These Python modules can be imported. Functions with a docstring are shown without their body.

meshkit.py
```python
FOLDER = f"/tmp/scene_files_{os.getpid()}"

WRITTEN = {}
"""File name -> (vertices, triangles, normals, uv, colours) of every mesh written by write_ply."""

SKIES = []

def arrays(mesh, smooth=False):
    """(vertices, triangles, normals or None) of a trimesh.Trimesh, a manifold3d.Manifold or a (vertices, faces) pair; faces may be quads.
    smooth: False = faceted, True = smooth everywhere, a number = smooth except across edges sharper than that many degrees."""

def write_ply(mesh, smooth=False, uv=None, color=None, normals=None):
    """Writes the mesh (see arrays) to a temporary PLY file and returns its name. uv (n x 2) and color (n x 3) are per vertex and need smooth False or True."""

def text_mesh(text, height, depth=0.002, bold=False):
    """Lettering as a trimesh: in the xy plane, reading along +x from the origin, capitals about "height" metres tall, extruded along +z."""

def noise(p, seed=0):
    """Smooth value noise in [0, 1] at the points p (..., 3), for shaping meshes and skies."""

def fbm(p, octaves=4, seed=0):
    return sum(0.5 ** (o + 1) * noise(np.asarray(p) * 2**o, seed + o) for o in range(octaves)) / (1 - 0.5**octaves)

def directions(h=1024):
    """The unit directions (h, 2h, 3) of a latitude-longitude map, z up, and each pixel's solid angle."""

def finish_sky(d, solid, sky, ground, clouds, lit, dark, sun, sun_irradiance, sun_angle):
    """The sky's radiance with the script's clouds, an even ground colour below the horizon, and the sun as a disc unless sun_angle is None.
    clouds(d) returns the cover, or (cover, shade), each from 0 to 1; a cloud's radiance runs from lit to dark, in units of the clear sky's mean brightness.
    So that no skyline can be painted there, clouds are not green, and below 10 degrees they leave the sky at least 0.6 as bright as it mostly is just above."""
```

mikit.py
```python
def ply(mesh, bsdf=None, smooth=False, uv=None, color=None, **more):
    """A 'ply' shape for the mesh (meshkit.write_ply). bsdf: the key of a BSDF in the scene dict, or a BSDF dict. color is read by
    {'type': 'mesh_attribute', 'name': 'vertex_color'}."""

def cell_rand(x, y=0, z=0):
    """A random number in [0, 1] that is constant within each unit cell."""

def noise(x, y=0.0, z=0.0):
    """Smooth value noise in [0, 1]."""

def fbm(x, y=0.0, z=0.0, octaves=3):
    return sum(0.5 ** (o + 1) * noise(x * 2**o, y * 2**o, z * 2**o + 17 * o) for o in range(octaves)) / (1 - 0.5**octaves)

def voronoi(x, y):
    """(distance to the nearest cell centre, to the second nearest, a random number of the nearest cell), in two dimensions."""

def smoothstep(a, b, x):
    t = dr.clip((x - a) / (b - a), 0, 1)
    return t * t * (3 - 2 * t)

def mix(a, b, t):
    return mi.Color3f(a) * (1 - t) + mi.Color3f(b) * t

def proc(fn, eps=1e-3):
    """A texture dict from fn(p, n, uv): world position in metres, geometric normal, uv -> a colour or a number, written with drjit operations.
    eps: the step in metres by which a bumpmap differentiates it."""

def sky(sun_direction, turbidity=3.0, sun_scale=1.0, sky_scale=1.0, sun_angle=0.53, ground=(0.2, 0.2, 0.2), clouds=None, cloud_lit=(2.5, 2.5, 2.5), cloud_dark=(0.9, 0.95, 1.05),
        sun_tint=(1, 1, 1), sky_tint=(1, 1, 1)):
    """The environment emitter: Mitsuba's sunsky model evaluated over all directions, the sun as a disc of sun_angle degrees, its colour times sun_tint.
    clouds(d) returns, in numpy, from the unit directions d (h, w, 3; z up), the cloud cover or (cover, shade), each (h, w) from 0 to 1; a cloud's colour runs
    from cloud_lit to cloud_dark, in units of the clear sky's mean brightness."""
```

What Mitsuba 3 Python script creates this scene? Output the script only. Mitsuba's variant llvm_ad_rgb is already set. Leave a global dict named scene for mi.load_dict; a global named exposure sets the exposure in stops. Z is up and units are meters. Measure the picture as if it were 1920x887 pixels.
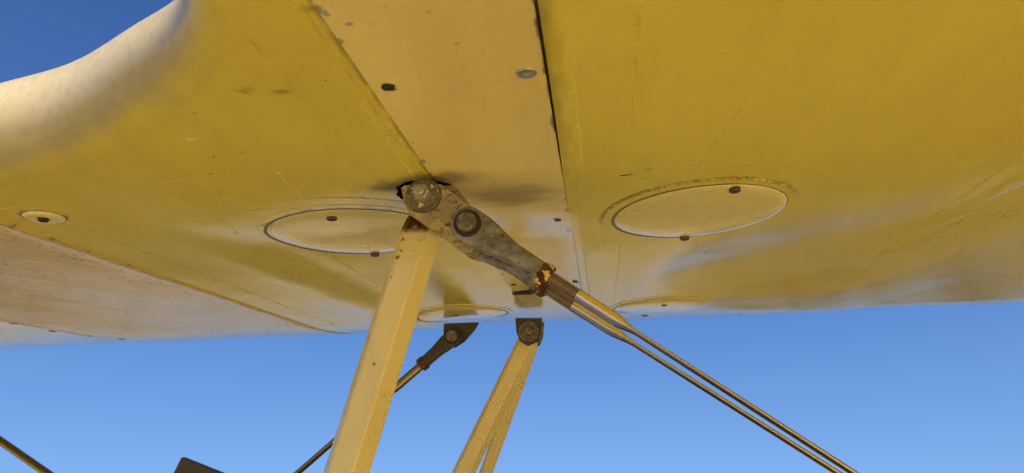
import math, random
import numpy as np, trimesh, mitsuba as mi, drjit as dr, mikit, meshkit
import shapely.geometry as sg
from shapely import contains_xy, unary_union
from scipy.spatial import Delaunay
from scipy.interpolate import PchipInterpolator
from mikit import noise, fbm, smoothstep, mix, voronoi

rng = np.random.default_rng(7)
scene, labels = {'type': 'scene'}, {}

# ------------------------------------------------------------------ camera, sky, exposure
# The aircraft sits tail-down: everything on it is laid out in its own frame (x span to the right, y chord forward,
# z up from the wing's flat underside; origin at the camera) and turned nose-up by ALPHA into the world.
ALPHA, CAM_H = math.radians(12.0), 2.45
ca, sa = math.cos(ALPHA), math.sin(ALPHA)
R3 = np.array([[1, 0, 0], [0, ca, -sa], [0, sa, ca]])
def W(p): return np.asarray(p, float) @ R3.T + [0, 0, CAM_H]
PITCH, YAW, ROLL, FOCAL = math.radians(15.94), math.radians(6.84), math.radians(-2.03), 1276.0
fw = np.array([-math.sin(YAW) * math.cos(PITCH), math.cos(YAW) * math.cos(PITCH), math.sin(PITCH)])
r0 = np.array([math.cos(YAW), math.sin(YAW), 0]); u0 = np.cross(r0, fw)
rt = math.cos(ROLL) * r0 + math.sin(ROLL) * u0
up = -math.sin(ROLL) * r0 + math.cos(ROLL) * u0
T = mi.ScalarTransform4f
scene['camera'] = {'type': 'thinlens', 'fov': math.degrees(2 * math.atan(960 / FOCAL)), 'fov_axis': 'x', 'near_clip': 0.02, 'far_clip': 6000.0,
    'aperture_radius': 0.0013, 'focus_distance': 0.62,
    'to_world': T().look_at(origin=W([0, 0, 0]).tolist(), target=W(fw).tolist(), up=(R3 @ up).tolist())}
SUN_AZ, SUN_EL = math.radians(12.0), math.radians(35.0)       # behind the camera, a little to the right
sun = [math.sin(SUN_AZ) * math.cos(SUN_EL), -math.cos(SUN_AZ) * math.cos(SUN_EL), math.sin(SUN_EL)]
def thin_haze(d):                           # pale haze low over the horizon, thinning upwards, a little uneven
    el = np.degrees(np.arcsin(np.clip(d[..., 2], -1, 1)))
    u = .75 + .5 * meshkit.fbm(d * [3, 3, 14], 3, 2)
    return np.clip(.62 * np.exp(-el / 10.0) * u, 0, 1), np.clip((el - 1.0) / 6.0, 0, 1)
scene['sky'] = mikit.sky(sun, turbidity=2.3, sky_scale=0.535, sky_tint=(0.49, 0.72, 1.14), ground=(0.22, 0.19, 0.13), clouds=thin_haze, cloud_lit=(3.1, 2.8, 2.2), cloud_dark=(1.15, 1.78, 2.85))
exposure = 2.85

# ------------------------------------------------------------------ helpers
H = 0.20                                   # height of the wing's underside over the camera
def ray(px, py): return rt * (px - 960) + up * (443.5 - py) + fw * FOCAL
def at(px, py, y):                         # a point of the photograph at chord station y
    d = ray(px, py); return d * (y / d[1])
def atz(px, py, z=H):                      # ... on the wing's underside
    d = ray(px, py); return (d * (z / d[2]))[:2]
def emit(key, mesh, bsdf, smooth=30, **more):
    if isinstance(mesh, tuple): mesh = trimesh.Trimesh(mesh[0], mesh[1], process=False)
    m = mesh.copy(); m.vertices = W(m.vertices)
    k, n = key, 0
    while k in scene: n += 1; k = f'{key}_{n:03d}'
    scene[k] = mikit.ply(m, bsdf, smooth=smooth, **more)
    return k
def say(key, label, category=None, group=None, kind=None):
    d = {'label': label} if label else {}
    if category: d['category'] = category
    if group: d['group'] = group
    if kind: d['kind'] = kind
    labels[key] = d
cat = trimesh.util.concatenate
def loft(secs, cap=True):
    S = np.asarray(secs, float); n, m = S.shape[:2]
    v = S.reshape(-1, 3); f = []
    i, j = np.meshgrid(np.arange(n - 1), np.arange(m), indexing='ij'); j2 = (j + 1) % m
    a, b, c, d = i * m + j, i * m + j2, (i + 1) * m + j2, (i + 1) * m + j
    f = np.vstack([np.stack([a, b, c], -1).reshape(-1, 3), np.stack([a, c, d], -1).reshape(-1, 3)])
    if cap:
        v = np.vstack([v, S[0].mean(0), S[-1].mean(0)])
        k = np.arange(m); k2 = (k + 1) % m
        f = np.vstack([f, np.stack([k2, k, np.full(m, n * m)], -1), np.stack([(n - 1) * m + k, (n - 1) * m + k2, np.full(m, n * m + 1)], -1)])
    t = trimesh.Trimesh(v, f, process=False)
    if t.volume < 0: t.invert()
    return t
def frame(d, hint=(0, 1, 0)):
    d = np.asarray(d, float); d = d / np.linalg.norm(d)
    b = np.asarray(hint, float)
    if abs(b @ d) > .95: b = np.array([1.0, 0, 0])
    b = b - d * (b @ d); b /= np.linalg.norm(b)
    return d, np.cross(b, d), b              # along, across, depth
def rod(p, q, stations, outline, hint=(0, 1, 0)):
    """Loft of outline (m x 2, across/depth) along p->q; stations = [(t in metres, scale across, scale depth)]."""
    p, q = np.asarray(p, float), np.asarray(q, float)
    d, a, b = frame(q - p, hint)
    o = np.asarray(outline, float)
    return loft([p + d * s + a * (o[:, :1] * w) + b * (o[:, 1:] * h) for s, w, h in stations])
def ring(n=28, ph=0): 
    t = np.arange(n) / n * 2 * np.pi + ph
    return np.stack([np.cos(t), np.sin(t)], -1)
def lathe(p, d, prof, n=32, hint=(0, 0, 1), ph=0):
    """Revolved profile [(distance along d, radius)] from p."""
    p = np.asarray(p, float); d, a, b = frame(d, hint); o = ring(n, ph)
    return loft([p + d * s + (a * o[:, :1] + b * o[:, 1:]) * max(r, 1e-5) for s, r in prof])
def slab(poly, y0, y1, bev=0.0012):
    """A plate: shapely polygon in (x, z), between chord stations y0 < y1, with bevelled rims."""
    poly = sg.polygon.orient(poly.simplify(0.00015))
    inn = poly.buffer(-bev, join_style='round')
    ext = trimesh.creation.extrude_polygon(poly, y1 - y0 - 2 * bev, engine='earcut')
    ext.apply_translation([0, 0, bev]); parts = [ext]
    for z0, z1 in ((0, bev),):
        a = trimesh.creation.extrude_polygon(inn, y1 - y0, engine='earcut'); parts.append(a)
    m = cat(parts); v = m.vertices.copy()
    m.vertices = np.stack([v[:, 0], y0 + v[:, 2], v[:, 1]], -1)
    m.invert()
    return m
def hexbolt(p, d, r, h, wash, wh=0.002, round_=False):
    """Bolt head with its domed end, on a washer; returns (bolt, washer)."""
    w = lathe(p, d, [(0, 1e-4), (0, wash), (wh * .7, wash), (wh, wash * .96), (wh, r * .5)], 36)
    q = np.asarray(p) + frame(d)[0] * wh
    n = 36 if round_ else 6
    b = lathe(q, d, [(0, r), (h * .75, r), (h * .9, r * .93), (h, r * .78), (h * 1.02, 1e-4)], n)
    if not round_:
        b = cat([b, lathe(q + frame(d)[0] * h, d, [(-.001, r * .55), (h * .35, r * .55), (h * .45, r * .4), (h * .46, 1e-4)], 24)])
    return b, w

# ------------------------------------------------------------------ materials
def loc(p):
    y, z = p.y, p.z - CAM_H
    return p.x, ca * y + sa * z, -sa * y + ca * z
def bs(key, base, rough=.3, bump=None, scale=1.0, eps=5e-4, **kw):
    b = {'type': 'principled', 'base_color': base if isinstance(base, dict) else {'type': 'rgb', 'value': list(base)}, 'roughness': rough, **kw}
    if bump is not None: b = {'type': 'bumpmap', 'arbitrary': mikit.proc(bump, eps=eps), 'scale': scale, 'bsdf': b}
    scene[key] = {'type': 'twosided', 'bsdf': b}
def gloss(key, base, alpha, bump=None, eps=5e-4):      # doped and painted surfaces: colour under a clear gloss
    b = {'type': 'roughplastic', 'distribution': 'ggx', 'alpha': alpha, 'int_ior': 1.5, 'diffuse_reflectance': base if isinstance(base, dict) else {'type': 'rgb', 'value': list(base)}}
    if bump is not None: b = {'type': 'bumpmap', 'arbitrary': mikit.proc(bump, eps=eps), 'scale': 1.0, 'bsdf': b}
    scene[key] = {'type': 'twosided', 'bsdf': b}
def matt(key, base):
    scene[key] = {'type': 'twosided', 'bsdf': {'type': 'diffuse', 'reflectance': base if isinstance(base, dict) else {'type': 'rgb', 'value': list(base)}}}
def blob(x, y, c, rx, ry, amp=.6, f=260.0, seed=0.0):
    """1 inside a ragged spot about c, 0 outside."""
    r = dr.sqrt(dr.square((x - c[0]) / rx) + dr.square((y - c[1]) / ry))
    return 1 - smoothstep(0.75, 1.0, r + amp * (noise(x * f, y * f, seed) - .5))
def line(x, y, a, b, w, f=520.0):
    ax, ay, bx, by = a[0], a[1], b[0] - a[0], b[1] - a[1]
    t = dr.clip(((x - ax) * bx + (y - ay) * by) / (bx * bx + by * by), 0, 1)
    d = dr.sqrt(dr.square(x - ax - t * bx) + dr.square(y - ay - t * by))
    return (1 - smoothstep(w * .4, w, d)) * smoothstep(.35, .6, noise(x * f, y * f, 3.3))
SLOT0 = atz(768, 350)
chips = [(atz(357, 264), .0042, .0028), (atz(413, 269), .0018, .0012), (atz(375, 240), .0012, .0012)]
black = [(atz(1174, 328), .0062, .0013), (atz(1216, 318), .0040, .0006)]
brown = [(atz(455, 171), .009, .006), (atz(530, 173), .009, .005), (atz(585, 17), .008, .004), (atz(365, 215), .004, .003)]
specks = [(atz(*q), r, r) for q, r in [((400, 296), .0012), ((355, 328), .001), ((395, 327), .001), ((421, 322), .0008), ((455, 289), .0009), ((525, 170), .0008), ((610, 150), .0006)]]
def fabric_col(p, n, uv):
    x, y, z = loc(p)
    c = mix((.76, .67, .125), (.72, .615, .12), smoothstep(.3, .7, fbm(x * 5 + 3, y * 5, 0.5, 3)))
    c = mix(c, (.66, .50, .13), .35 * smoothstep(.45, .8, fbm(x * 9, y * 14, 4.5, 4)) * smoothstep(.75, 1.2, y))
    c = mix(c, (.74, .58, .09), .5 * smoothstep(.5, .8, fbm(x * 3.1, y * 4, 9.5, 3)))
    c = c * (1 - .07 * fbm(x * 420, y * 420, 2.5, 2)) * (1 - .05 * noise(x * 60, y * 14, 7))
    # grime: smudges near the fitting and the slot, streaks by the inspection holes
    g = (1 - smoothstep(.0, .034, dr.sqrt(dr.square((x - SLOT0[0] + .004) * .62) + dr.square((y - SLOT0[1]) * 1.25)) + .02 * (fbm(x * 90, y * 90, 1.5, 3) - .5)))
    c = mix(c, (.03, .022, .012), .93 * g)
    dg = dr.sqrt(dr.square(x - GR[0]) + dr.square(y - GR[1])); c = mix(c, (.07, .05, .02), .8 * (1 - smoothstep(.0175, .022, dg + .006 * (fbm(x * 150, y * 150, 2, 3) - .4))))
    d1 = dr.sqrt(dr.square(x - CL[0]) + dr.square(y - CL[1])); d2 = dr.sqrt(dr.square(x - CR[0] + .006) + dr.square(y - CR[1]))
    c = mix(c, (.10, .08, .03), .55 * (1 - smoothstep(.002, .009, dr.abs(d1 - .088))) * smoothstep(.42, .65, fbm(x * 70, y * 70, 3, 3)))
    c = mix(c, (.05, .045, .03), .7 * (1 - smoothstep(.001, .006, dr.abs(d2 - .0925) + .004 * fbm(x * 420, y * 420, 4, 3))) * smoothstep(.22, .55, fbm(x * 420, y * 420, 8, 3)) * smoothstep(.03, -.05, y - CR[1] + .3 * (x - CR[0])))
    for k, (q, rx, ry) in enumerate(brown): c = mix(c, (.20, .12, .03), .5 * (1 - smoothstep(.0, 1.1, dr.sqrt(dr.square((x - q[0]) / rx) + dr.square((y - q[1]) / ry)) + 1.1 * (fbm(x * 170, y * 170, k * 1.7, 4) - .4))))
    for k, (q, rx, ry) in enumerate(specks): c = mix(c, (.06, .05, .02), .85 * blob(x, y, q, rx, ry, .8, 700.0, k))
    for k, (q, rx, ry) in enumerate(black): c = mix(c, (.012, .01, .008), blob(x, y, q, rx, ry, .5, 420.0, k))
    for k, (q, rx, ry) in enumerate(chips): c = mix(c, (.72, .70, .60), blob(x, y, q, rx, ry, .9, 330.0, k))
    for a, b in SCR[:1]: c = mix(c, (.20, .15, .03), .22 * line(x, y, a, b, .0011, 650.0))
    # dark dust along the metal strip's seam
    c = mix(c, (.14, .11, .05), .5 * (1 - smoothstep(.001, .012, dr.abs(x + .0165) + .006 * noise(x * 200, y * 60))) * smoothstep(.62, .35, y))
    c = mix(c, (.20, .14, .03), .6 * (1 - smoothstep(.0005, .006, dr.abs(x + .1245) + .004 * noise(x * 200, y * 90))))
    sp = smoothstep(.82, .9, noise(x * 330, y * 260, 11)) * smoothstep(.5, .68, fbm(x * 12, y * 12, 6, 3)) * smoothstep(.55, .8, y)
    return mix(c, (.20, .14, .06), .45 * sp)
GR = atz(82, 408)
CL, CR = (-.243, .655), (.110, .655)
SCR = [(atz(1292, 335), atz(1392, 205)), (atz(1330, 345), atz(1385, 225)), (atz(1300, 395), atz(1290, 430))]
def fabric_bump(p, n, uv):
    x, y, z = loc(p)
    return fbm(x * 330, y * 330, z * 330, 2) * .000010 + fbm(x * 110, y * 110, z * 110, 2) * .000045
gloss('mat_fabric', mikit.proc(fabric_col), .028, fabric_bump)
def lip_col(p, n, uv):
    x, y, z = loc(p)
    t = smoothstep(H - .001, H + .012, z + .005 * (fbm(x * 30, y * 30, z * 30, 3) - .5))
    c = mix((.45, .415, .275), (.40, .36, .23), fbm(x * 20, y * 20, z * 20, 3))
    c = c * (1 - .10 * smoothstep(.45, .75, fbm(x * 160, y * 160, z * 160, 4)))
    return mix(fabric_col(p, n, uv), c, t)
def lip_bump(p, n, uv):
    x, y, z = loc(p)
    return fbm(x * 420, y * 420, z * 420, 2) * .00005 + fbm(x * 60, y * 60, z * 60, 2) * .00010
gloss('mat_lip', mikit.proc(lip_col), .09, lip_bump)
XL, XR = -.1230, -.0195
def strip_col(p, n, uv):
    x, y, z = loc(p)
    c = mix((.81, .69, .33), (.77, .65, .30), smoothstep(.35, .65, fbm(x * 14, y * 6, 2, 3)))
    c = c * (1 - .08 * fbm(x * 350, y * 350, 1, 2))
    e = dr.minimum(dr.abs(x - XL), dr.abs(x - XR))
    c = mix(c, (.32, .33, .33), smoothstep(.0042, .0012, e + .012 * (1 - smoothstep(.55, .72, fbm(x * 60, y * 60, 4, 3)))))
    c = mix(c, (.06, .05, .03), .8 * smoothstep(.003, .0, dr.abs(x - XR) + .003 * noise(x * 300, y * 100, 1)) * smoothstep(.55, .40, y))
    for k, (q, rx, ry) in enumerate(SC): c = mix(c, (.05, .035, .02), blob(x, y, q, rx, ry, .9, 330.0, k + 2))
    for k, (q, rx, ry) in enumerate(SG): c = mix(c, (.34, .35, .36), blob(x, y, q, rx, ry, .9, 360.0, k + 9))
    for k, (q, rx, ry) in enumerate(SB): c = mix(c, (.30, .18, .06), .6 * blob(x, y, q, rx, ry, 1.0, 500.0, k + 5))
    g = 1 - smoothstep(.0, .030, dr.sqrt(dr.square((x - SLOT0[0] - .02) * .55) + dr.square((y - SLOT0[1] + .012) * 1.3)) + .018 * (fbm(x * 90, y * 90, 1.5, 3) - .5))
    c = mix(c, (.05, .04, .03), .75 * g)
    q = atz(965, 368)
    s = 1 - smoothstep(.15, 1.1, dr.sqrt(dr.square((x - q[0]) / .050) + dr.square((y - q[1]) / .036)) + .8 * (fbm(x * 45, y * 90, 4, 4) - .5))  # soft dark smear painted in for the fitting's reflection and contact shadow
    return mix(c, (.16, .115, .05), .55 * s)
SC = [(atz(727, 161), .0050, .0048), (atz(1042, 412), .0035, .003)]
SG = [(atz(656, 43), .0024, .0018), (atz(988, 133), .0056, .0052), (atz(1040, 411), .0052, .003), (atz(612, 20), .002, .003), (atz(1066, 435), .0025, .006)]
SB = [(atz(804, 21), .0012, .0008), (atz(858, 80), .0016, .0008), (atz(881, 237), .0007, .0007), (atz(697, 43), .0012, .0006), (atz(723, 10), .001, .0006)]
def metal_bump(p, n, uv):
    x, y, z = loc(p)
    return fbm(x * 800, y * 800, 0, 2) * .000008 + fbm(x * 40, y * 40, 0, 2) * .00020
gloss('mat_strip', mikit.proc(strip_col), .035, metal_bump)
def tank_col(p, n, uv):
    x, y, z = loc(p)
    c = mix((.74, .57, .25), (.68, .52, .23), smoothstep(.35, .65, fbm(x * 9, y * 9, 12, 3)))
    sp = smoothstep(.76, .86, noise(x * 260, y * 190, 3)) * smoothstep(.42, .6, fbm(x * 11, y * 11, 16, 3))
    c = mix(c, (.22, .14, .07), .6 * sp)
    return c * (1 - .08 * fbm(x * 350, y * 350, 1, 2))
gloss('mat_tank', mikit.proc(tank_col), .04, metal_bump)
def cover_col(p, n, uv):
    x, y, z = loc(p)
    c = mix((.82, .74, .40), (.78, .69, .36), fbm(x * 30, y * 30, 5, 3))
    sp = smoothstep(.9, .95, noise(x * 420, y * 420, 5))
    return mix(c, (.25, .19, .1), .5 * sp)
gloss('mat_cover', mikit.proc(cover_col), .018, metal_bump)
def plate_col(p, n, uv):
    x, y, z = loc(p)
    c = mix((.40, .34, .165), (.28, .235, .12), smoothstep(.3, .7, fbm(x * 90, y * 90, z * 90, 5)))
    c = mix(c, (.13, .09, .04), .75 * smoothstep(.54, .72, fbm(x * 330 + 5, y * 330, z * 330, 4)))
    c = mix(c, (.10, .030, .012), .9 * smoothstep(.695, .73, fbm(x * 210 + 9, y * 210, z * 210 + 4, 4)))
    return c
def grit(p, n, uv):
    x, y, z = loc(p)
    return fbm(x * 420, y * 420, z * 420, 3) * .00035
bs('mat_plate', mikit.proc(plate_col), .42, grit, specular=.5)
def steel_col(p, n, uv):
    x, y, z = loc(p)
    c = mix((.27, .26, .235), (.15, .142, .125), smoothstep(.3, .7, fbm(x * 150, y * 150, z * 150, 5)))
    c = mix(c, (.45, .34, .09), .85 * smoothstep(.735, .75, fbm(x * 130 + 2, y * 130, z * 130 + 7, 3)))
    return mix(c, (.09, .045, .02), .6 * smoothstep(.62, .72, fbm(x * 260, y * 260, z * 260 + 3, 4)))
bs('mat_steel', mikit.proc(steel_col), .45, grit, metallic=.45, specular=.5)
def bolt_col(p, n, uv):
    x, y, z = loc(p)
    c = mix((.18, .165, .135), (.10, .09, .07), smoothstep(.35, .65, fbm(x * 260, y * 260, z * 260, 3)))
    return mix(c, (.50, .37, .13), .8 * smoothstep(.68, .70, fbm(x * 230 + 4, y * 230, z * 230 + 1, 3)))
bs('mat_bolt', mikit.proc(bolt_col), .42, grit, metallic=.4, specular=.5)
def rust_col(p, n, uv):
    x, y, z = loc(p)
    c = mix((.13, .045, .015), (.035, .018, .012), smoothstep(.3, .65, fbm(x * 230, y * 230, z * 230, 4)))
    return mix(c, (.62, .42, .10), smoothstep(.575, .60, fbm(x * 150 + 8, y * 130, z * 130, 3)))
bs('mat_nut', mikit.proc(lambda p, n, uv: mix((.40, .38, .33), (.25, .23, .19), fbm(p.x * 220, p.y * 220, p.z * 220, 4))), .38, grit, metallic=.5)
def chip_col(p, n, uv):
    x, y, z = loc(p)
    return mix((.13, .115, .09), (.52, .40, .17), smoothstep(.60, .64, fbm(x * 190 + 3, y * 190, z * 190, 3)))
bs('mat_chip', mikit.proc(chip_col), .4, specular=.5)
bs('mat_rust', mikit.proc(rust_col), .6, lambda p, n, uv: fbm(p.x * 500, p.y * 500, p.z * 500, 3) * .0009, specular=.4)
TOPN = at(800, 425, .53)
RUST = [(at(px_, py_, .524), r_) for px_, py_, r_ in ((755, 448, .0028), (752, 470, .0022), (745, 482, .0036), (761, 430, .003), (785, 450, .0016), (702, 682, .0020), (690, 708, .0012), (735, 520, .0010), (775, 470, .0012))]
def strut_col(p, n, uv):
    x, y, z = loc(p)
    c = mix((.76, .665, .31), (.72, .62, .28), smoothstep(.3, .7, fbm(x * 30, y * 30, z * 12, 3)))
    sp = smoothstep(.80, .88, fbm(x * 330, y * 330, z * 330, 2)) * smoothstep(TOPN[2] - .05, TOPN[2] - .004, z) * smoothstep(1.0, .9, y)
    c = mix(c, (.16, .05, .015), .9 * sp)
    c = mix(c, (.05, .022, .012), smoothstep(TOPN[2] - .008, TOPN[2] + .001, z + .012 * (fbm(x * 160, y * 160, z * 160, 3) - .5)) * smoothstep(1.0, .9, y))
    for k, (q, r) in enumerate(RUST): c = mix(c, (.13, .045, .015), .85 * (1 - smoothstep(.2, 1.0, dr.sqrt(dr.square(x - q[0]) + dr.square(z - q[2])) / r + 1.2 * (fbm(x * 500, z * 500, k, 3) - .4))) * smoothstep(.9, .8, y))
    return mix(c, (.20, .13, .04), .7 * smoothstep(.955, .97, noise(x * 260 + 4, y * 260, z * 200)))
gloss('mat_strut', mikit.proc(strut_col), .03, lambda p, n, uv: fbm(p.x * 70, p.y * 70, p.z * 40, 2) * .00030)
bs('mat_wire', (.80, .71, .54), .22, metallic=1.0)
bs('mat_wire_dark', (.30, .25, .17), .3, metallic=1.0)
bs('mat_thread', (.44, .37, .26), .28, metallic=.9)
bs('mat_darksteel', mikit.proc(lambda p, n, uv: mix((.075, .062, .045), (.03, .024, .018), fbm(p.x * 150, p.y * 150, p.z * 150, 4))), .5, specular=.4)  # darker steel tone for the far fitting and wire lug
bs('mat_screw', (.09, .08, .065), .45, grit, metallic=.4)
bs('mat_black', (.022, .02, .018), .6)
bs('mat_alu', (.42, .42, .41), .35, grit, metallic=.7)
bs('mat_frame', (.045, .043, .048), .5)
bs('mat_dark_inside', (.05, .035, .02), .8)
bs('mat_gap_ring', (.20, .155, .06), .5, grit)
gloss('mat_glint', (.76, .665, .125), .028, fabric_bump)

# ------------------------------------------------------------------ setting: ground
def ground_col(p, n, uv):
    x, y = p.x, p.y
    g = mix((.62, .47, .20), (.50, .38, .165), smoothstep(.35, .65, fbm(x * .35, y * .35, 1, 4)))
    g = mix((.085, .08, .035), g, smoothstep(55, 75, y + 12 * noise(x * .05, y * .05, 4)))
    return g * (1 - .3 * fbm(x * 14, y * 14, 3, 3))
matt('mat_ground', mikit.proc(ground_col))
gx = np.concatenate([-np.geomspace(2500, 6, 40), np.linspace(-5, 5, 21), np.geomspace(6, 2500, 40)])
GX, GY = np.meshgrid(gx, gx, indexing='ij'); nG = len(gx)
GZ = np.where(np.hypot(GX, GY) > 40, 0.35 * meshkit.fbm(np.stack([GX / 60, GY / 60, 0 * GX], -1), 3) * np.minimum(1, np.hypot(GX, GY) / 200 - .2), 0)
i, j = np.meshgrid(np.arange(nG - 1), np.arange(nG - 1), indexing='ij'); a = i * nG + j
Fg = np.vstack([np.stack([a, a + nG, a + nG + 1], -1).reshape(-1, 3), np.stack([a, a + nG + 1, a + 1], -1).reshape(-1, 3)])
scene['ground'] = mikit.ply(trimesh.Trimesh(np.stack([GX, GY, GZ], -1).reshape(-1, 3), Fg, process=False), 'mat_ground', smooth=True)
say('ground', 'dry grass airfield ground beneath the aircraft', kind='structure')

def apron_col(p, n, uv):
    x, y = p.x, p.y
    c = mix((.50, .435, .315), (.44, .38, .275), smoothstep(.3, .7, fbm(x * .6, y * .6, 1, 4)))
    return c * (1 - .35 * noise(x * 90, y * 90, 3))
matt('mat_apron', mikit.proc(apron_col))
ap = trimesh.creation.box((120, 70, .004)); ap.apply_translation([0, -34, .003])
scene['apron'] = mikit.ply(ap, 'mat_apron')
say('apron', 'pale concrete apron on which the aircraft stands', kind='structure')

matt('mat_leaf', (.05, .07, .025))
def wood(key, az0, az1, dist, hgt, n, seed):
    g = np.random.default_rng(seed); V, F = [], []
    for k in range(n):
        az = math.radians(az0 + (az1 - az0) * (k + g.random()) / n); r_ = dist * (1 + .3 * g.random())
        c = np.array([math.sin(az) * r_, math.cos(az) * r_, 0]); h_ = hgt * (.6 + .4 * g.random()); w_ = h_ * .42
        m_ = 260; u = g.normal(size=(m_, 3)); u /= np.linalg.norm(u, axis=1, keepdims=True)
        q = c + [0, 0, h_ * .55] + u * (g.random((m_, 1)) ** .4) * [w_, w_, h_ * .45]
        a_ = g.normal(size=(m_, 3)) * h_ * .07; b_ = g.normal(size=(m_, 3)) * h_ * .07
        V.append(np.stack([q, q + a_, q + b_], 1).reshape(-1, 3))
    V = np.vstack(V); scene[key] = mikit.ply(trimesh.Trimesh(V, np.arange(len(V)).reshape(-1, 3), process=False), 'mat_leaf')
wood('added_tree_line', -70, 75, 420, 12, 80, 1)  # unseen wood added so its dark shape mirrors in the glossy underside
say('added_tree_line', 'unseen far-off wood, added as a dark band for the wing to mirror', 'wood', kind='stuff')
wood('added_tree_line_001', 10, 70, 120, 13, 70, 2)  # unseen nearer trees added to keep bright sky out of the reflections
say('added_tree_line_001', 'unseen nearer trees ahead to the right, added to darken the wing reflections', 'trees', kind='stuff')

# ------------------------------------------------------------------ upper wing
XC = -.742                                              # centreline of the aircraft
YTE, YLE = -.15, 1.60
def limb(x): return 1.335 + .053 * x                      # how far forward the flat underside would reach before the nose hides it
_y1 = PchipInterpolator([-5, -1.4, -1.0, -.9, -.6, -.35, -.22, .05, .15, .3, .5, 5], [1.05, 1.05, 1.08, 1.15, 1.20, 1.23, 1.15, 1.14, 1.21, 1.29, 1.33, 1.33])
def y1(x): return _y1(x)
def sm(t): t = np.clip(t, 0, 1); return t * t * (3 - 2 * t)
RIBS = [-.1600, -.325, -.537, -.947, -1.16, -1.33, .008, .385, .77, 1.15, 1.55, 1.95, 2.35]
def pillow(x, y):
    """Fabric drawn in between the ribs, and its small unevenness."""
    x = np.asarray(x, float); s = np.zeros_like(x); rb = sorted(RIBS)
    for a, b in zip(rb, rb[1:]):
        t = (x - a) / (b - a); m = (t > 0) & (t < 1)
        s = np.where(m, np.sin(np.pi * t) ** 2 * min(.0027, .008 * (b - a)), s)
    p = np.stack([x * 5.5, np.asarray(y) * 4.0, 0 * x], -1)
    return s + .0013 * (meshkit.fbm(p, 2, 5) - .5) + .0007 * (meshkit.fbm(p * 3.2, 2, 9) - .5)
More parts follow.
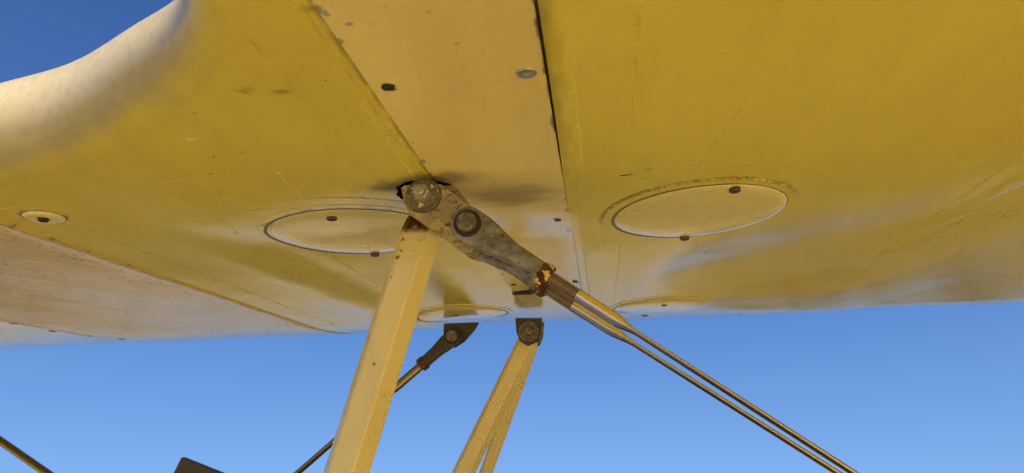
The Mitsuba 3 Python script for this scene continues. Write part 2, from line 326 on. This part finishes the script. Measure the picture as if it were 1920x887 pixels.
def spar(x, y):
    """The skin is drawn down over the rear spar and rises again ahead of it."""
    a = sm((x + .44 - .12 * (y - .6)) / .09) * sm((.0 - x) / .04)
    b = sm((x - .06) / .08) * sm((.50 - x) / .20) * sm((1.20 - y) / .25)
    return .0072 * a * sm((y - np.interp(x, [-.45, -.36, -.30, -.18, -.13, -.10, -.03], [.60, .565, .520, .505, .52, .575, .60])) / .15) + .0062 * b * sm((y - .69 + .85 * (x - .2)) / .22)
def zb(x, y, fab=1.0):
    x, y = np.asarray(x, float), np.asarray(y, float)
    d = np.maximum(0, y - y1(x)); m = limb(np.clip(x, -1.5, 1.0))
    return H + (H / m) / (4 * (m - y1(x))) * d * d + spar(x, y) + fab * pillow(x, y)
def thick(y):
    u = np.clip((YLE - np.asarray(y, float)) / (YLE - YTE), 0, 1)
    return 1.25 * (.2969 * np.sqrt(u) - .126 * u - .3516 * u ** 2 + .2843 * u ** 3 - .1015 * u ** 4) * 1.0
def resample(pts, h):
    pts = np.asarray(pts, float); L = np.r_[0, np.cumsum(np.linalg.norm(np.diff(pts, axis=0), axis=1))]
    n = max(2, int(L[-1] / h) + 1); t = np.linspace(0, L[-1], n)
    return np.stack([np.interp(t, L, pts[:, k]) for k in range(pts.shape[1])], -1)
def sheet(poly, zf, h, hb=None, top=False):
    """Triangulated sheet over a shapely polygon in (x, y)."""
    hb = hb or h * .7; P = []
    for rg in [poly.exterior, *poly.interiors]: P.append(resample(np.array(rg.coords), hb)[:-1])
    x0, yy0, x1, yy1 = poly.bounds
    gx, gy = np.meshgrid(np.arange(x0, x1, h), np.arange(yy0, yy1, h), indexing='ij')
    gx = gx + h * .5 * (np.arange(gx.shape[1]) % 2)[None]
    q = np.stack([gx.ravel(), gy.ravel()], -1)
    inner = poly.buffer(-h * .45)
    P.append(q[contains_xy(inner, q[:, 0], q[:, 1])]); P = np.vstack(P)
    tri = Delaunay(P).simplices; c = P[tri].mean(1)
    tri = tri[contains_xy(poly, c[:, 0], c[:, 1])]
    A = P[tri]; e1, e2 = A[:, 1] - A[:, 0], A[:, 2] - A[:, 0]; ar = e1[:, 0] * e2[:, 1] - e1[:, 1] * e2[:, 0]
    tri = tri[np.abs(ar) > 1e-10]; ar = ar[np.abs(ar) > 1e-10]
    flip = (ar < 0) == top; tri[flip] = tri[flip][:, ::-1]     # underside: normals down
    return trimesh.Trimesh(np.column_stack([P, zf(P[:, 0], P[:, 1])]), tri, process=False)
def on(x, y, off, fab=1.0): return zb(x, y, fab) - off
def patch(poly, off, h, edge=True, fab=1.0, wob=0.0):
    """A thin layer lying on the underside: its face 'off' below the skin, and its edge down to the skin."""
    f = sheet(poly, lambda x, y: on(x, y, off, fab) + (wob(x, y) if wob else 0), h, h)
    parts = [f]
    for rg in [poly.exterior, *poly.interiors]:
        c = resample(np.array(rg.coords), h); n = len(c)
        zt = on(c[:, 0], c[:, 1], off, fab) + (wob(c[:, 0], c[:, 1]) if wob else 0)
        v = np.vstack([np.column_stack([c, zt]), np.column_stack([c, zt + off + .001])])
        k = np.arange(n - 1)
        parts.append(trimesh.Trimesh(v, np.vstack([np.stack([k, k + 1, k + n], -1), np.stack([k + 1, k + 1 + n, k + n], -1)]), process=False))
    return cat(parts)

# plan shapes
half = np.array([(-.742,.487),(-.66,.486),(-.58,.480),(-.52,.471),(-.452,.454),(-.39,.438),(-.325,.411),(-.264,.371),(-.211,.328),(-.176,.282),(-.155,.234),(-.142,.18),(-.1345,.11),(-.130,.0),(-.1280,YTE)])
from scipy.interpolate import splprep, splev
tck, _ = splprep(half.T, s=0, k=3)
hc = np.stack(splev(np.linspace(0, 1, 160), tck), -1)
hc[:, 0] = np.maximum(hc[:, 0], XC)
curve = np.vstack([np.column_stack([2 * XC - hc[::-1, 0], hc[::-1, 1]]), hc[1:]])       # left to right
XLL, XRL = 2 * XC - XL, 2 * XC - XR
centre = sg.Polygon(np.vstack([curve, [(XL, YTE), (XL, YLE), (XLL, YLE), (XLL, YTE)]]))
slot = sg.Polygon([atz(*q) for q in ((741, 349), (748, 350), (757, 342), (800, 336), (845, 342), (858, 350), (862, 372), (850, 385), (752, 378), (747, 370), (742, 368), (746, 360))])
centre_b = centre.difference(slot)
def biggest(g): return max(getattr(g, 'geoms', [g]), key=lambda q: q.area)
c_bot = sheet(biggest(centre_b), zb, .0085, .006)
c_top = sheet(centre, lambda x, y: zb(x, y, 0) + thick(y), .03, .012, top=True)
# rolled lip round the cut-out: half circle from the underside to the top
L = curve; tg = np.gradient(L, axis=0); tg /= np.linalg.norm(tg, axis=1, keepdims=True)
nm = np.column_stack([tg[:, 1], -tg[:, 0]])             # outwards, into the cut-out
b0 = zb(L[:, 0], L[:, 1]); t0 = b0 + thick(L[:, 1]) * (.43 + .55 * sm((L[:, 1] - .20) / .22))
cen, r = (b0 + t0) / 2, (t0 - b0) / 2
phi = np.linspace(0, np.pi, 30)
lipv = np.stack([np.column_stack([L + nm * (r * np.sin(f) * 1.05)[:, None], cen - r * np.cos(f)]) for f in phi])
n_, m_ = lipv.shape[:2]; i, j = np.meshgrid(np.arange(n_ - 1), np.arange(m_ - 1), indexing='ij'); a = i * m_ + j
Fl = np.vstack([np.stack([a, a + 1, a + m_ + 1], -1).reshape(-1, 3), np.stack([a, a + m_ + 1, a + m_], -1).reshape(-1, 3)])
lip = trimesh.Trimesh(lipv.reshape(-1, 3), Fl, process=False)
CS = 'biplane__centre_section'
emit(CS, cat([c_bot, c_top]), 'mat_fabric', smooth=40)
emit(CS + '__cutout_edge', lip, 'mat_lip', smooth=True)
say(CS + '__cutout_edge', 'thick rounded cream edge of the wing cutout, sunlit along its top')
# the metal tank panel on the centreline, its edges rolled and dented
tank = sg.box(-.947, .515, -.537, 1.46)
def dent(x, y):
    e = np.minimum(np.abs(x + .537), np.abs(x + .947))
    return -np.exp(-(e / .009) ** 2) * .0005 * (meshkit.noise(np.stack([x * 0 + 3, y * 11, y * 0], -1), 2) ** 2) * 2 - .0006
emit(CS + '__tank_panel', patch(tank, .0012, .009, fab=.8, wob=dent), 'mat_tank', smooth=40)
for xe in (-.537, -.947):
    fl = sg.box(xe - .007, .50, xe + .007, 1.47)
    def bead(x, y, xe=xe):
        n = meshkit.noise(np.stack([0 * x + xe, y * 13, 0 * y], -1), 3)
        return -np.exp(-((x - xe + .006 * (n - .5)) / .0042) ** 2) * (.0003 + .0010 * n * n)
    k = emit(CS + '__tank_flange', patch(fl, .0021, .0022, fab=.8, wob=bead), 'mat_tank', smooth=50)
say(CS + '__tank_flange', 'dented seam along the right edge of the centreline metal panel')
say(CS + '__tank_panel', 'pinkish tan metal panel along the centreline, freckled with dirt')
# pinked rib tapes
def pinked(poly, tooth=.0065):
    c = resample(np.array(poly.exterior.coords), tooth / 2)[:-1]
    d = np.roll(c, -1, 0) - np.roll(c, 1, 0); d /= np.linalg.norm(d, axis=1, keepdims=True)
    o = sg.Polygon(c + np.column_stack([d[:, 1], -d[:, 0]]) * np.where(np.arange(len(c)) % 2, .5, -.5)[:, None] * tooth * .55)
    return o if o.is_valid else o.buffer(0)
def tape(owner, x, ya, yb, w=.036, off=.0004, wob=0.0):
    return emit(owner + '__rib_tape', patch(biggest(pinked(sg.box(x - w / 2, ya, x + w / 2, yb))), off, .0033 if wob else .0045, wob=wob), 'mat_fabric', smooth=40)
for x, ya, yb in ((-.150, .12, .49), (-.325, .47, 1.45), (-.500, .50, 1.45)): tape(CS, x, ya, yb)
# rows of stitch knots and pinked edges that glint along the ribs
def stitches(owner, px, n, seed=1, w=1.0):
    g = np.random.default_rng(seed); a = [atz(*q) for q in px]; c = resample(np.array(a), .0048)[:n]
    d = np.gradient(c, axis=0); d /= np.linalg.norm(d, axis=1, keepdims=True); ms = []
    for q, t in zip(c, d):
        th = math.atan2(t[1], t[0]) + .75 + .2 * g.normal()
        m = trimesh.creation.icosphere(subdivisions=1, radius=1.0); m.vertices = m.vertices * [.0030 * w, .0008, .00065]
        m.apply_transform(trimesh.transformations.rotation_matrix(th, [0, 0, 1])); m.apply_translation([q[0] + .0006 * g.normal(), q[1], on(q[0], q[1], .0003)])
        ms.append(m)
    k = emit(owner + '__rib_stitching', cat(ms), 'mat_fabric', smooth=60); labels[k] = {'kind': 'stuff'}
stitches(CS, [(677, 193), (762, 312), (800, 372)], 60)
stitches(CS, [(510, 318), (572, 371), (640, 425)], 40, 2)
stitches(CS, [(20, 428), (120, 462), (240, 512), (360, 560)], 90, 3, .8)
# inspection covers with their rings, doublers and screws
def disc(c, r, n=96): return sg.Polygon(np.asarray(c) + ring(n) * r)
def cover(owner, c, r, shift=(0, 0), doubler=1.32, screws=(), dimples=(), pink=True, lab=None, lid_r=None):
    c = np.asarray(c, float)
    dd = disc(c, r * doubler, 200); dd = biggest(pinked(dd, .006)) if pink else dd
    emit(owner + '__cover_doubler', patch(dd.difference(disc(c, r * 1.02)), .0007 if pink else .0002, .006), 'mat_fabric', smooth=40)
    rg = disc(c, r * 1.09).difference(disc(c, r * .86))
    emit(owner + '__cover_ring', patch(rg, .0015, .004), 'mat_fabric', smooth=40)
    q = c + shift; rc = lid_r or r
    emit(owner + '__cover_gap', patch(disc(q, rc * 1.008).difference(disc(q, rc * .97)), .0019, .004), 'mat_gap_ring', smooth=40)  # thin dark ring drawn where the lid meets its seat
    # dished lid: flat middle, rim rolled back up to the ring
    n = 96; o = ring(n); secs = []
    for s, off in ((.02, .0052), (.25, .0052), (.5, .0051), (.7, .0048), (.82, .0043), (.88, .0039), (.92, .0034), (.955, .0028), (.98, .0021), (.995, .0014), (1.0, .0006), (1.0, -.002)):
        xy = q + o * s * rc
        zz = zb(*q, 0) + (zb(xy[:, 0], xy[:, 1], 0) - zb(*q, 0)) * .9 + zb(*q) - zb(*q, 0)
        secs.append(np.column_stack([xy, zz - off]))
    S = loft(secs, cap=False); S.vertices
    mid = len(S.vertices); v = np.vstack([S.vertices, secs[0].mean(0)]); k = np.arange(n)
    lid = trimesh.Trimesh(v, np.vstack([S.faces, np.stack([k, (k + 1) % n, np.full(n, mid)], -1)]), process=False)
    nz = lid.face_normals[len(S.faces):, 2].mean()
    if nz > 0: lid.faces[len(S.faces):] = lid.faces[len(S.faces):][:, ::-1]
    lid.fix_normals() if False else None
    k0 = emit(owner + '__inspection_cover', lid, 'mat_cover', smooth=50)
    if lab: say(k0, lab)
    for s in screws: screw(owner, s, .0050, .0052)
    for (x, y) in dimples:
        p = [x, y, on(x, y, .0050)]
        tor = [(0, .0028), (.0007, .0034), (.0010, .0040), (.0007, .0046), (-.0004, .0050)]
        emit(owner + '__cover_dimple', lathe(p, (0, 0, -1), [(-.0004, .0026)] + tor, 28), 'mat_cover', smooth=60)
def screw(owner, s, r, off, mat='mat_screw', name='screw', hole=True, lab=None):
    x, y = s; p = [x, y, on(x, y, off)]
    prof = [(-.002, r), (.0006, r), (.0013, r * .9), (.0016, r * .6)] + ([(.0016, r * .42), (.0002, r * .38), (0, 1e-4)] if hole else [(.0018, 1e-4)])
    k = emit(owner + '__' + name, lathe(p, (0, 0, -1), prof, 28), mat, smooth=35)
    if lab: say(k, lab)
cover(CS, CL, .0890, shift=(-.001, .004), lid_r=.090, screws=[atz(622, 410), atz(703, 483)], dimples=[atz(650, 440), atz(683, 468)], lab='round tan inspection cover left of the near strut')
cover(CS, (-.240, 1.205), .083, screws=[atz(855, 594)], doubler=1.25, pink=False, lab='far round inspection cover above the far wire fitting')
OW = 'biplane__outer_wing_panel'
right = sg.Polygon([(-.0165, YTE), (2.6, YTE), (2.6, YLE), (-.019, YLE), (-.019, .52), (-.0180, .42)])
emit(OW, cat([sheet(sg.box(.9, YTE, 2.6, YLE), zb, .02), sheet(right.intersection(sg.box(-1, -1, .9, 3)), zb, .0085, .0085), sheet(right, lambda x, y: zb(x, y, 0) + thick(y), .04, .02, top=True)]), 'mat_fabric', smooth=40)
def wrinkle(x, y):
    n = meshkit.fbm(np.stack([x * 75, y * 24, 0 * x], -1), 3, 4) - .45
    return -.0042 * np.maximum(n, 0) * np.exp(-((y - .68) / .15) ** 2) - .0020 * np.maximum(0, meshkit.noise(np.stack([x * 30, y * 26, 0 * x + 2], -1), 8) - .5) * np.exp(-((y - 1.0) / .25) ** 2)
tape(OW, .385, .45, 1.12, .030, off=.00012, wob=wrinkle)
stitches(OW, [(1068, 60), (1080, 200), (1095, 330)], 80, 4, .7)
stitches(OW, [(1905, 300), (1690, 462), (1560, 556)], 130, 5, .55)
tape(OW, .012, .06, 1.4, .040)
cover(OW, (CR[0] - .006, CR[1]), .0840, shift=(.0015, .003), lid_r=.0835, doubler=1.5, pink=False, screws=[atz(1377, 350), atz(1283, 441)], dimples=[atz(1338, 395), atz(1292, 431)], lab='round tan inspection cover on the right wing panel')
cover(OW, (.113, 1.200), .083, screws=[atz(1245, 569)], doubler=1.25, pink=False, lab='far round inspection cover right of the wires')
screw(OW, (.095, 1.345), .006, .0004)
# left outer panel (mirror image, beyond the frame)
lo = sg.box(-4.0, YTE, XRL - .002, YLE)
emit(OW, cat([sheet(lo, zb, .04), sheet(lo, lambda x, y: zb(x, y, 0) + thick(y), .06, .03, top=True)]), 'mat_fabric', smooth=40)
# metal gap strip
GS = 'biplane__gap_fairing'
stp = biggest(sg.Polygon([(XL, YTE), (XR, YTE), (XR, .50), (XR + .0006, .75), (XR, 1.02), (XL, 1.02)]).difference(sg.Polygon([atz(800, 331), atz(845, 343), atz(862, 372), atz(905, 425), atz(800, 420)])))
def curl(x, y): return -.0016 * np.clip((x - XR + .03) / .03, 0, 1) ** 2 * np.clip((.5 - y) / .2, 0, 1) - .0008 * np.clip((XL + .02 - x) / .02, 0, 1) ** 2
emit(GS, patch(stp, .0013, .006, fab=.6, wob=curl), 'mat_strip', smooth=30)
emit(GS, sheet(sg.box(XL - .001, YTE, XR + .004, YLE), lambda x, y: zb(x, y, 0) + thick(y), .05, .02, top=True), 'mat_strip', smooth=40)
emit(GS, sheet(sg.box(XLL, YTE, XRL, YLE), lambda x, y: zb(x, y, 0), .02), 'mat_strip', smooth=40)
emit(GS, sheet(sg.box(XRL, YTE, XLL, YLE), lambda x, y: zb(x, y, 0) + thick(y), .05, .02, top=True), 'mat_strip', smooth=40)
emit(GS + '__nose_cap', sheet(sg.box(XL - .0005, 1.035, XR + .0008, YLE), lambda x, y: zb(x, y, 0) - .0006, .01), 'mat_strip', smooth=40)
say(GS, 'tan metal strip covering the joint between the wing panels')
screw(GS, atz(727, 161), .0042, .0010, 'mat_black', lab='black screw hole with chipped paint around it')
screw(GS, atz(988, 133), .0062, .0014, 'mat_alu', name='washer', lab='bare grey washer with a dark hole')
screw(GS, atz(1046, 413), .0036, .0014)
for q in ((963, 541), (984, 557), (1080, 533)): screw(GS, atz(*q), .005, .0018)
# black clip at the strip's front end
a_, b_, c_ = atz(962, 556), atz(998, 556), atz(997, 546)
clip = unary_union([sg.LineString([a_, b_]).buffer(.006, cap_style='flat'), sg.LineString([b_, c_]).buffer(.0035, cap_style='flat')])
emit(GS + '__clip', patch(biggest(clip), .004, .004, fab=.5), 'mat_black', smooth=30)
say(GS + '__clip', "small black angled clip at the strip's front end")
# drain grommet at left
g = atz(82, 408)
emit(CS + '__drain_grommet', lathe([*g, on(*g, -.001)], (0, 0, -1), [(0, .0165), (.0016, .0165), (.0030, .0150), (.0034, .0135), (.0034, .0062), (.0020, .0052), (-.004, .0046)], 48), 'mat_cover', smooth=35)
emit(CS + '__drain_grommet__', lathe([*g, on(*g, -.001)], (0, 0, -1), [(.0006, .0190), (.0012, .0185), (.0013, .0150)], 40), 'mat_gap_ring') if False else None
screw(CS, g, .0042, .0032, 'mat_black', name='grommet_hole')
say(CS + '__drain_grommet', 'round drain grommet with a dark centre hole near the left edge')
for q in ((26, 604), (100, 619), (165, 628), (228, 636)): screw(CS, atz(*q), .007, .0010)

# ------------------------------------------------------------------ near cabane strut and its fitting
oval = []
for t in np.linspace(0, 2 * np.pi, 72, endpoint=False):
    c, s = math.cos(t), math.sin(t); e = 2 / 3.2
    oval.append((math.copysign(abs(c) ** e, c), math.copysign(abs(s) ** e, s)))
oval = np.array(oval)
# streamlined tube: flattened front, a crease towards the left
poly = sg.Polygon([(-.0173, .006), (-.0088, -.0114), (.0105, -.0118), (.0176, -.0015), (.0150, .010), (-.008, .0135)])
poly = poly.buffer(-.0028).buffer(.0028, quad_segs=8)
poly = poly.difference(sg.box(.002, -1, 1, 1)).union(poly.intersection(sg.box(.0019, -1, 1, 1)).buffer(-.0055).buffer(.0055, quad_segs=10).intersection(sg.box(.0019, -1, 1, 1)).union(sg.box(.0019, -.0117, .008, .009)))
oprof = np.array(poly.simplify(2e-5).exterior.coords)[:-1]
oprof = oprof[np.linalg.norm(np.roll(oprof, -1, 0) - oprof, axis=1) > 1.5e-4]
YS = .535
def strut(key, p, q, sc, y_lab=None, mat='mat_strut', squash=True):
    p, q = np.asarray(p, float), np.asarray(q, float); n = np.linalg.norm(q - p)
    st = [(0, .86 * sc, .55 * sc), (.006, .95 * sc, .62 * sc), (.018, 1.0 * sc, .8 * sc), (.04, 1.0 * sc, 1.0 * sc)] + [(t, sc, sc) for t in np.linspace(.06, n, 24)]
    return emit(key, rod(p, q, st, oprof), mat, smooth=True)
FUS_TOP = -.55
s0, s1 = at(797, 412, YS), at(648.5, 887, YS)
d = (s1 - s0); s2 = s0 + d * ((FUS_TOP - s0[2]) / d[2])
k = strut('biplane__cabane_strut', s0, s2, 1.0)
say(k, 'near cream strut running down to the lower left')
YF = .500
def P2(*q, y=YF): return [tuple(at(px, py, y)[[0, 2]]) for px, py in q]
bp, b2 = at(797, 369, YF), at(877, 421, YF - .004)
plate_px = [(751, 352), (757, 347), (800, 341), (826, 345), (851, 363), (882, 384), (908, 402), (919, 416), (921, 432), (905, 455), (880, 470), (862, 470), (846, 453), (812, 432), (768, 402), (757, 380)]
plate = sg.Polygon(P2(*plate_px)).buffer(.0012).buffer(-.0012)
k = emit('biplane__strut_fitting', slab(plate, YF, YF + .0045), 'mat_plate', smooth=25)
say(k, 'dirty yellow steel plate joining the near strut and the wires to the wing')
back_px = [(770, 352), (848, 346), (856, 352), (890, 395), (925, 430), (930, 450), (916, 480), (898, 490), (880, 483), (840, 452), (790, 418), (770, 395)]
back = sg.Polygon(P2(*back_px, y=YF + .026)).buffer(.0012).buffer(-.0012)
emit('biplane__strut_fitting__rear_plate', slab(back, YF + .026, YF + .0305), 'mat_plate', smooth=25)
b, w = hexbolt(bp + [-.0008, 0, .0006], (0, -1, 0), .0074, .0095, .0145, .0030)
emit('biplane__strut_fitting__washer', w, 'mat_bolt', smooth=35); emit('biplane__strut_fitting__bolt', b, 'mat_nut', smooth=25)
emit('biplane__strut_fitting__washer', lathe(bp + [-.0008, -.0030, .0006], (0, -1, 0), [(0, .0112), (.0012, .0110), (.0016, .0095)], 36), 'mat_chip', smooth=35)
emit('biplane__strut_fitting__spacer', lathe(bp + [0, .0046, 0], (0, 1, 0), [(0, .010), (.021, .010)], 28), 'mat_rust', smooth=35)

# wires: clevis arm > nut > threaded end > shank flattening into a streamlined wire
def wire(key, eye, thread0, thread1, shank1, blade, far, y, px_scale, eye_r, boss_r, thr_r, shank_r, wire_w, bolt=None, arm='mat_steel', steel='mat_wire'):
    E = at(*eye, y); A, B, C, D, F = (at(*q, y) for q in (thread0, thread1, shank1, blade, far))
    dd, ac, dp = frame(A - E); Ln = np.linalg.norm(A - E)
    th = .0062 * px_scale / .4
    # flat eye + tapering arm as one lofted outline, thickening into a round socket
    o = ring(40, math.pi / 40)
    out = []
    for t in np.linspace(0, np.pi / 2, 10)[:-1]:
        out.append((-eye_r * math.cos(t), eye_r * max(math.sin(t), .04), th * .5))
    for u in np.linspace(0, 1, 16):
        s = Ln * u; k2 = np.clip((u - .10) / .55, 0, 1); k2 = k2 * k2 * (3 - 2 * k2)
        w_ = eye_r * (1 - k2) + boss_r * k2
        
        out.append((s, w_, th * .5 * (1 - k2) + boss_r * k2))
    secs = []
    for s, w_, h_ in out:
        e = 2 / (5.0 - 3.0 * min(1, max(0, s / Ln)))
        q = np.stack([np.sign(o[:, 0]) * np.abs(o[:, 0]) ** e, np.sign(o[:, 1]) * np.abs(o[:, 1]) ** e], -1)
        secs.append(E + dd * s + ac * (q[:, :1] * w_) + dp * (q[:, 1:] * h_))
    emit(key + '__clevis', loft(secs), arm, smooth=35)
    if bolt:
        b_, w_ = hexbolt(E - [0, th * .5, 0], (0, -1, 0), bolt, bolt * .75, bolt * 1.42, .0015, True)
        emit(key + '__washer', w_, 'mat_black', smooth=35); emit(key + '__bolt', b_, 'mat_bolt', smooth=25)
    dd, ac, dp = frame(B - A)
    nut = lathe(A - dd * boss_r * .9, dd, [(0, boss_r * 1.02), (boss_r * .2, boss_r * 1.22), (boss_r * .9, boss_r * 1.25), (boss_r * 1.25, boss_r * 1.1), (boss_r * 1.3, thr_r)], 6, ph=.4)
    nut = nut.subdivide().subdivide().subdivide()
    nut.vertices += (meshkit.fbm(nut.vertices * 300, 3)[:, None] - .5) * boss_r * .22 * nut.vertex_normals
    emit(key + '__lock_nut', nut, 'mat_rust', smooth=40)
    n = np.linalg.norm(B - A); pitch = thr_r * .36
    prof = []; s = boss_r * .4
    while s < n: prof += [(s, thr_r), (s + pitch * .12, thr_r), (s + pitch * .5, thr_r * .72), (s + pitch * .62, thr_r * .72)]; s += pitch
    emit(key + '__threaded_end', lathe(A, dd, prof, 28), 'mat_thread', smooth=20)
    dd2, ac2, dp2 = frame(F - B); T = lambda P: float((P - B) @ dd2)
    o = ring(40); secs = []
    st = [(0, shank_r, shank_r), (T(C) * .5, shank_r, shank_r), (T(C), shank_r, shank_r * 1.02)]
    for u in np.linspace(.1, 1, 10):
        k2 = u * u * (3 - 2 * u); st.append((T(C) + (T(D) - T(C)) * u, shank_r * (1 - k2) + wire_w * k2, shank_r * (1.02 + .15 * k2)))
    L_ = T(F)
    for u in np.linspace(.05, 1, 12): st.append((T(D) + (L_ - T(D)) * u, wire_w, shank_r * 1.17 * (1 - .2 * u)))
    st = [(0.0, thr_r * .8, thr_r * .8)] + st
    sec2 = []
    for s_, w_, h_ in st:
        e = 1.0 + .12 * float(np.clip((s_ - T(C)) / (T(D) - T(C)), 0, 1))
        q = np.stack([np.sign(o[:, 0]) * np.abs(o[:, 0]) ** e, np.sign(o[:, 1]) * np.abs(o[:, 1]) ** e], -1)
        sec2.append(B + dd2 * s_ + ac2 * (q[:, :1] * w_) + dp2 * (q[:, 1:] * h_))
    m = loft(sec2)
    emit(key, m, steel, smooth=35)
    return E
far = lambda p, q, k: (p[0] + (q[0] - p[0]) * k, p[1] + (q[1] - p[1]) * k)
# rear of the pair first
wire('biplane__landing_wire', (893, 446), (1022, 539), (1074, 573), (1140, 612), (1192, 645), far((1050, 559), (1570, 887), 2.6), .527, .4, .0135, .0072, .0053, .0048, .0021)
wire('biplane__landing_wire_001', (878, 421), (1026, 517), (1082, 553), (1150, 596), (1196, 627), far((1051, 534), (1600, 887), 2.6), .4935, .4, .0138, .0076, .0055, .0050, .0022, bolt=.0076)
say('biplane__landing_wire_001', 'steel bracing wire running to the lower right, nearer of the pair')
say('biplane__landing_wire', 'steel bracing wire running to the lower right, behind its twin')

# ------------------------------------------------------------------ far (front) struts, fittings and wires
YB = 1.235
def zsurf(px, y): p = at(px, 600, y); return zb(p[0], y)
fz = [at(990, 640, YB), at(869, 887, YB)]
d = fz[1] - fz[0]; k = strut('biplane__cabane_strut_001', fz[0] - d * .03, fz[0] + d * ((FUS_TOP - fz[0][2]) / d[2]), 1.10)
say(k, 'far cream strut, nearer one of the far pair')
gz = [at(997, 650, YB + .06), at(911, 887, YB + .075)]
d = gz[1] - gz[0]; k = strut('biplane__cabane_strut_002', gz[0] - d * .02, gz[0] + d * ((FUS_TOP - gz[0][2]) / d[2]), .70)
say(k, 'slim cream strut half hidden behind the far strut')
FF = 'biplane__strut_fitting_001'
hp = sg.Polygon(P2((968, 598), (1014, 598), (1012, 625), (1006, 640), (990, 646), (976, 638), (970, 622), y=YB - .025)).buffer(.002)
emit(FF, slab(hp, YB - .025, YB - .020), 'mat_darksteel', smooth=25)
say(FF, 'dark brown fitting at the top of the far strut')
emit(FF + '__rear_plate', slab(hp, YB + .022, YB + .027), 'mat_steel', smooth=25)
b, w = hexbolt(at(991, 622, YB - .025), (0, -1, 0), .010, .010, .019, .003)
emit(FF + '__washer', w, 'mat_bolt', smooth=35); emit(FF + '__bolt', b, 'mat_bolt', smooth=25)
C1 = at(842, 640, YB); C2 = at(560, 887, YB)
wire('biplane__cross_wire', (850, 631), (791, 684), (787, 688), (745, 725), (728, 741), far((850, 631), (556, 887), 3.0), YB, .96, .0150, .0108, .0090, .0078, .0050, bolt=.0105, arm='mat_darksteel', steel='mat_wire_dark')
say('biplane__cross_wire', 'dark bracing wire running to the lower left behind the near strut')
lug = sg.Polygon(P2((834, 608), (895, 606), (888, 618), (868, 640), (852, 650), (838, 640), (833, 622), y=YB + .012)).buffer(.002)
emit('biplane__cross_wire__wing_lug', slab(lug, YB + .012, YB + .018), 'mat_darksteel', smooth=25)
m1, m2 = at(0, 826, YB + .03), at(88, 887, YB + .03); dm = (m2 - m1) / np.linalg.norm(m2 - m1)
emit('biplane__cross_wire_001', rod(m1 - dm * .30, m1 + dm * .9, [(0, .0062, .010), (.6, .0062, .010), (1.2, .0062, .010)], ring(32)), 'mat_wire_dark', smooth=35)
say('biplane__cross_wire_001', 'short piece of bracing wire crossing the lower left corner')
# dark plate whose corner shows at the lower edge
q = [at(340, 857, 1.30), at(430, 893, 1.30), at(400, 965, 1.30), at(305, 926, 1.30)]
pl_ = sg.Polygon([tuple(v[[0, 2]]) for v in q])
k = emit('biplane__mirror', slab(pl_.buffer(-.002).buffer(.002), 1.30, 1.312), 'mat_frame', smooth=25)
say(k, 'dark grey flat plate whose corner shows at the bottom edge')
mc = np.mean(q, 0); emit(k + '__stalk', rod(mc + [0, .016, -.0], [XC, 1.33, FUS_TOP - .02], [(0, .006, .006), (np.linalg.norm(mc + [0, .016, 0] - np.array([XC, 1.33, FUS_TOP - .02])), .008, .008)], ring(16)), 'mat_frame')

# ------------------------------------------------------------------ fuselage and lower wing (below the frame; they light and mirror in the wing)
fs = []
t = ring(48)
e = 2 / 2.6; sq = np.stack([np.sign(t[:, 0]) * np.abs(t[:, 0]) ** e, np.sign(t[:, 1]) * np.abs(t[:, 1]) ** e], -1)
for y, hw, zc, hh in ((-4.2, .06, -1.0, .12), (-3, .22, -1.0, .25), (-1.5, .36, -1.02, .40), (-.3, .42, -1.05, .47), (.6, .44, -1.05, .50), (1.3, .44, -1.05, .50), (1.9, .46, -1.05, .49), (2.2, .44, -1.05, .46), (2.3, .30, -1.05, .31), (2.32, .05, -1.05, .05)):
    fs.append(np.column_stack([XC + sq[:, 0] * hw, np.full(48, y), zc + sq[:, 1] * hh]))
emit('biplane__fuselage', loft(fs), 'mat_body', smooth=40)
matt('mat_body', (.03, .05, .12))
def lower_col(p, n, uv):                                # a dark grip walkway, added at the wing root to cut yellow bounce light
    return mix((.035, .034, .032), (.82, .64, .15), smoothstep(-.17, -.168, p.x))
matt('mat_yellow', (.84, .66, .15))
matt('mat_lower', mikit.proc(lower_col))
ws = []
for x in np.linspace(XC + .42, 3.2, 12):
    u = (1 - np.cos(np.linspace(0, 2 * np.pi, 60, endpoint=False))) / 2; s = np.sin(np.linspace(0, 2 * np.pi, 60, endpoint=False))
    tk = .8 * (.2969 * np.sqrt(u) - .126 * u - .3516 * u ** 2 + .2843 * u ** 3 - .1036 * u ** 4)
    ws.append(np.column_stack([np.full(60, x), .32 - 1.65 * u, -1.36 + np.where(s > 0, tk * 1.2, -tk * .4) + .02 * (x - XC)]))
lw = loft(ws); emit('biplane__lower_wing', lw, 'mat_lower', smooth=40)
lm = lw.copy(); lm.vertices = lm.vertices * [-1, 1, 1] + [2 * XC, 0, 0]; lm.invert()
emit('biplane__lower_wing', lm, 'mat_yellow', smooth=40)
say('biplane', 'yellow fabric covered biplane wing seen from below with cream struts and bracing wires', 'biplane')
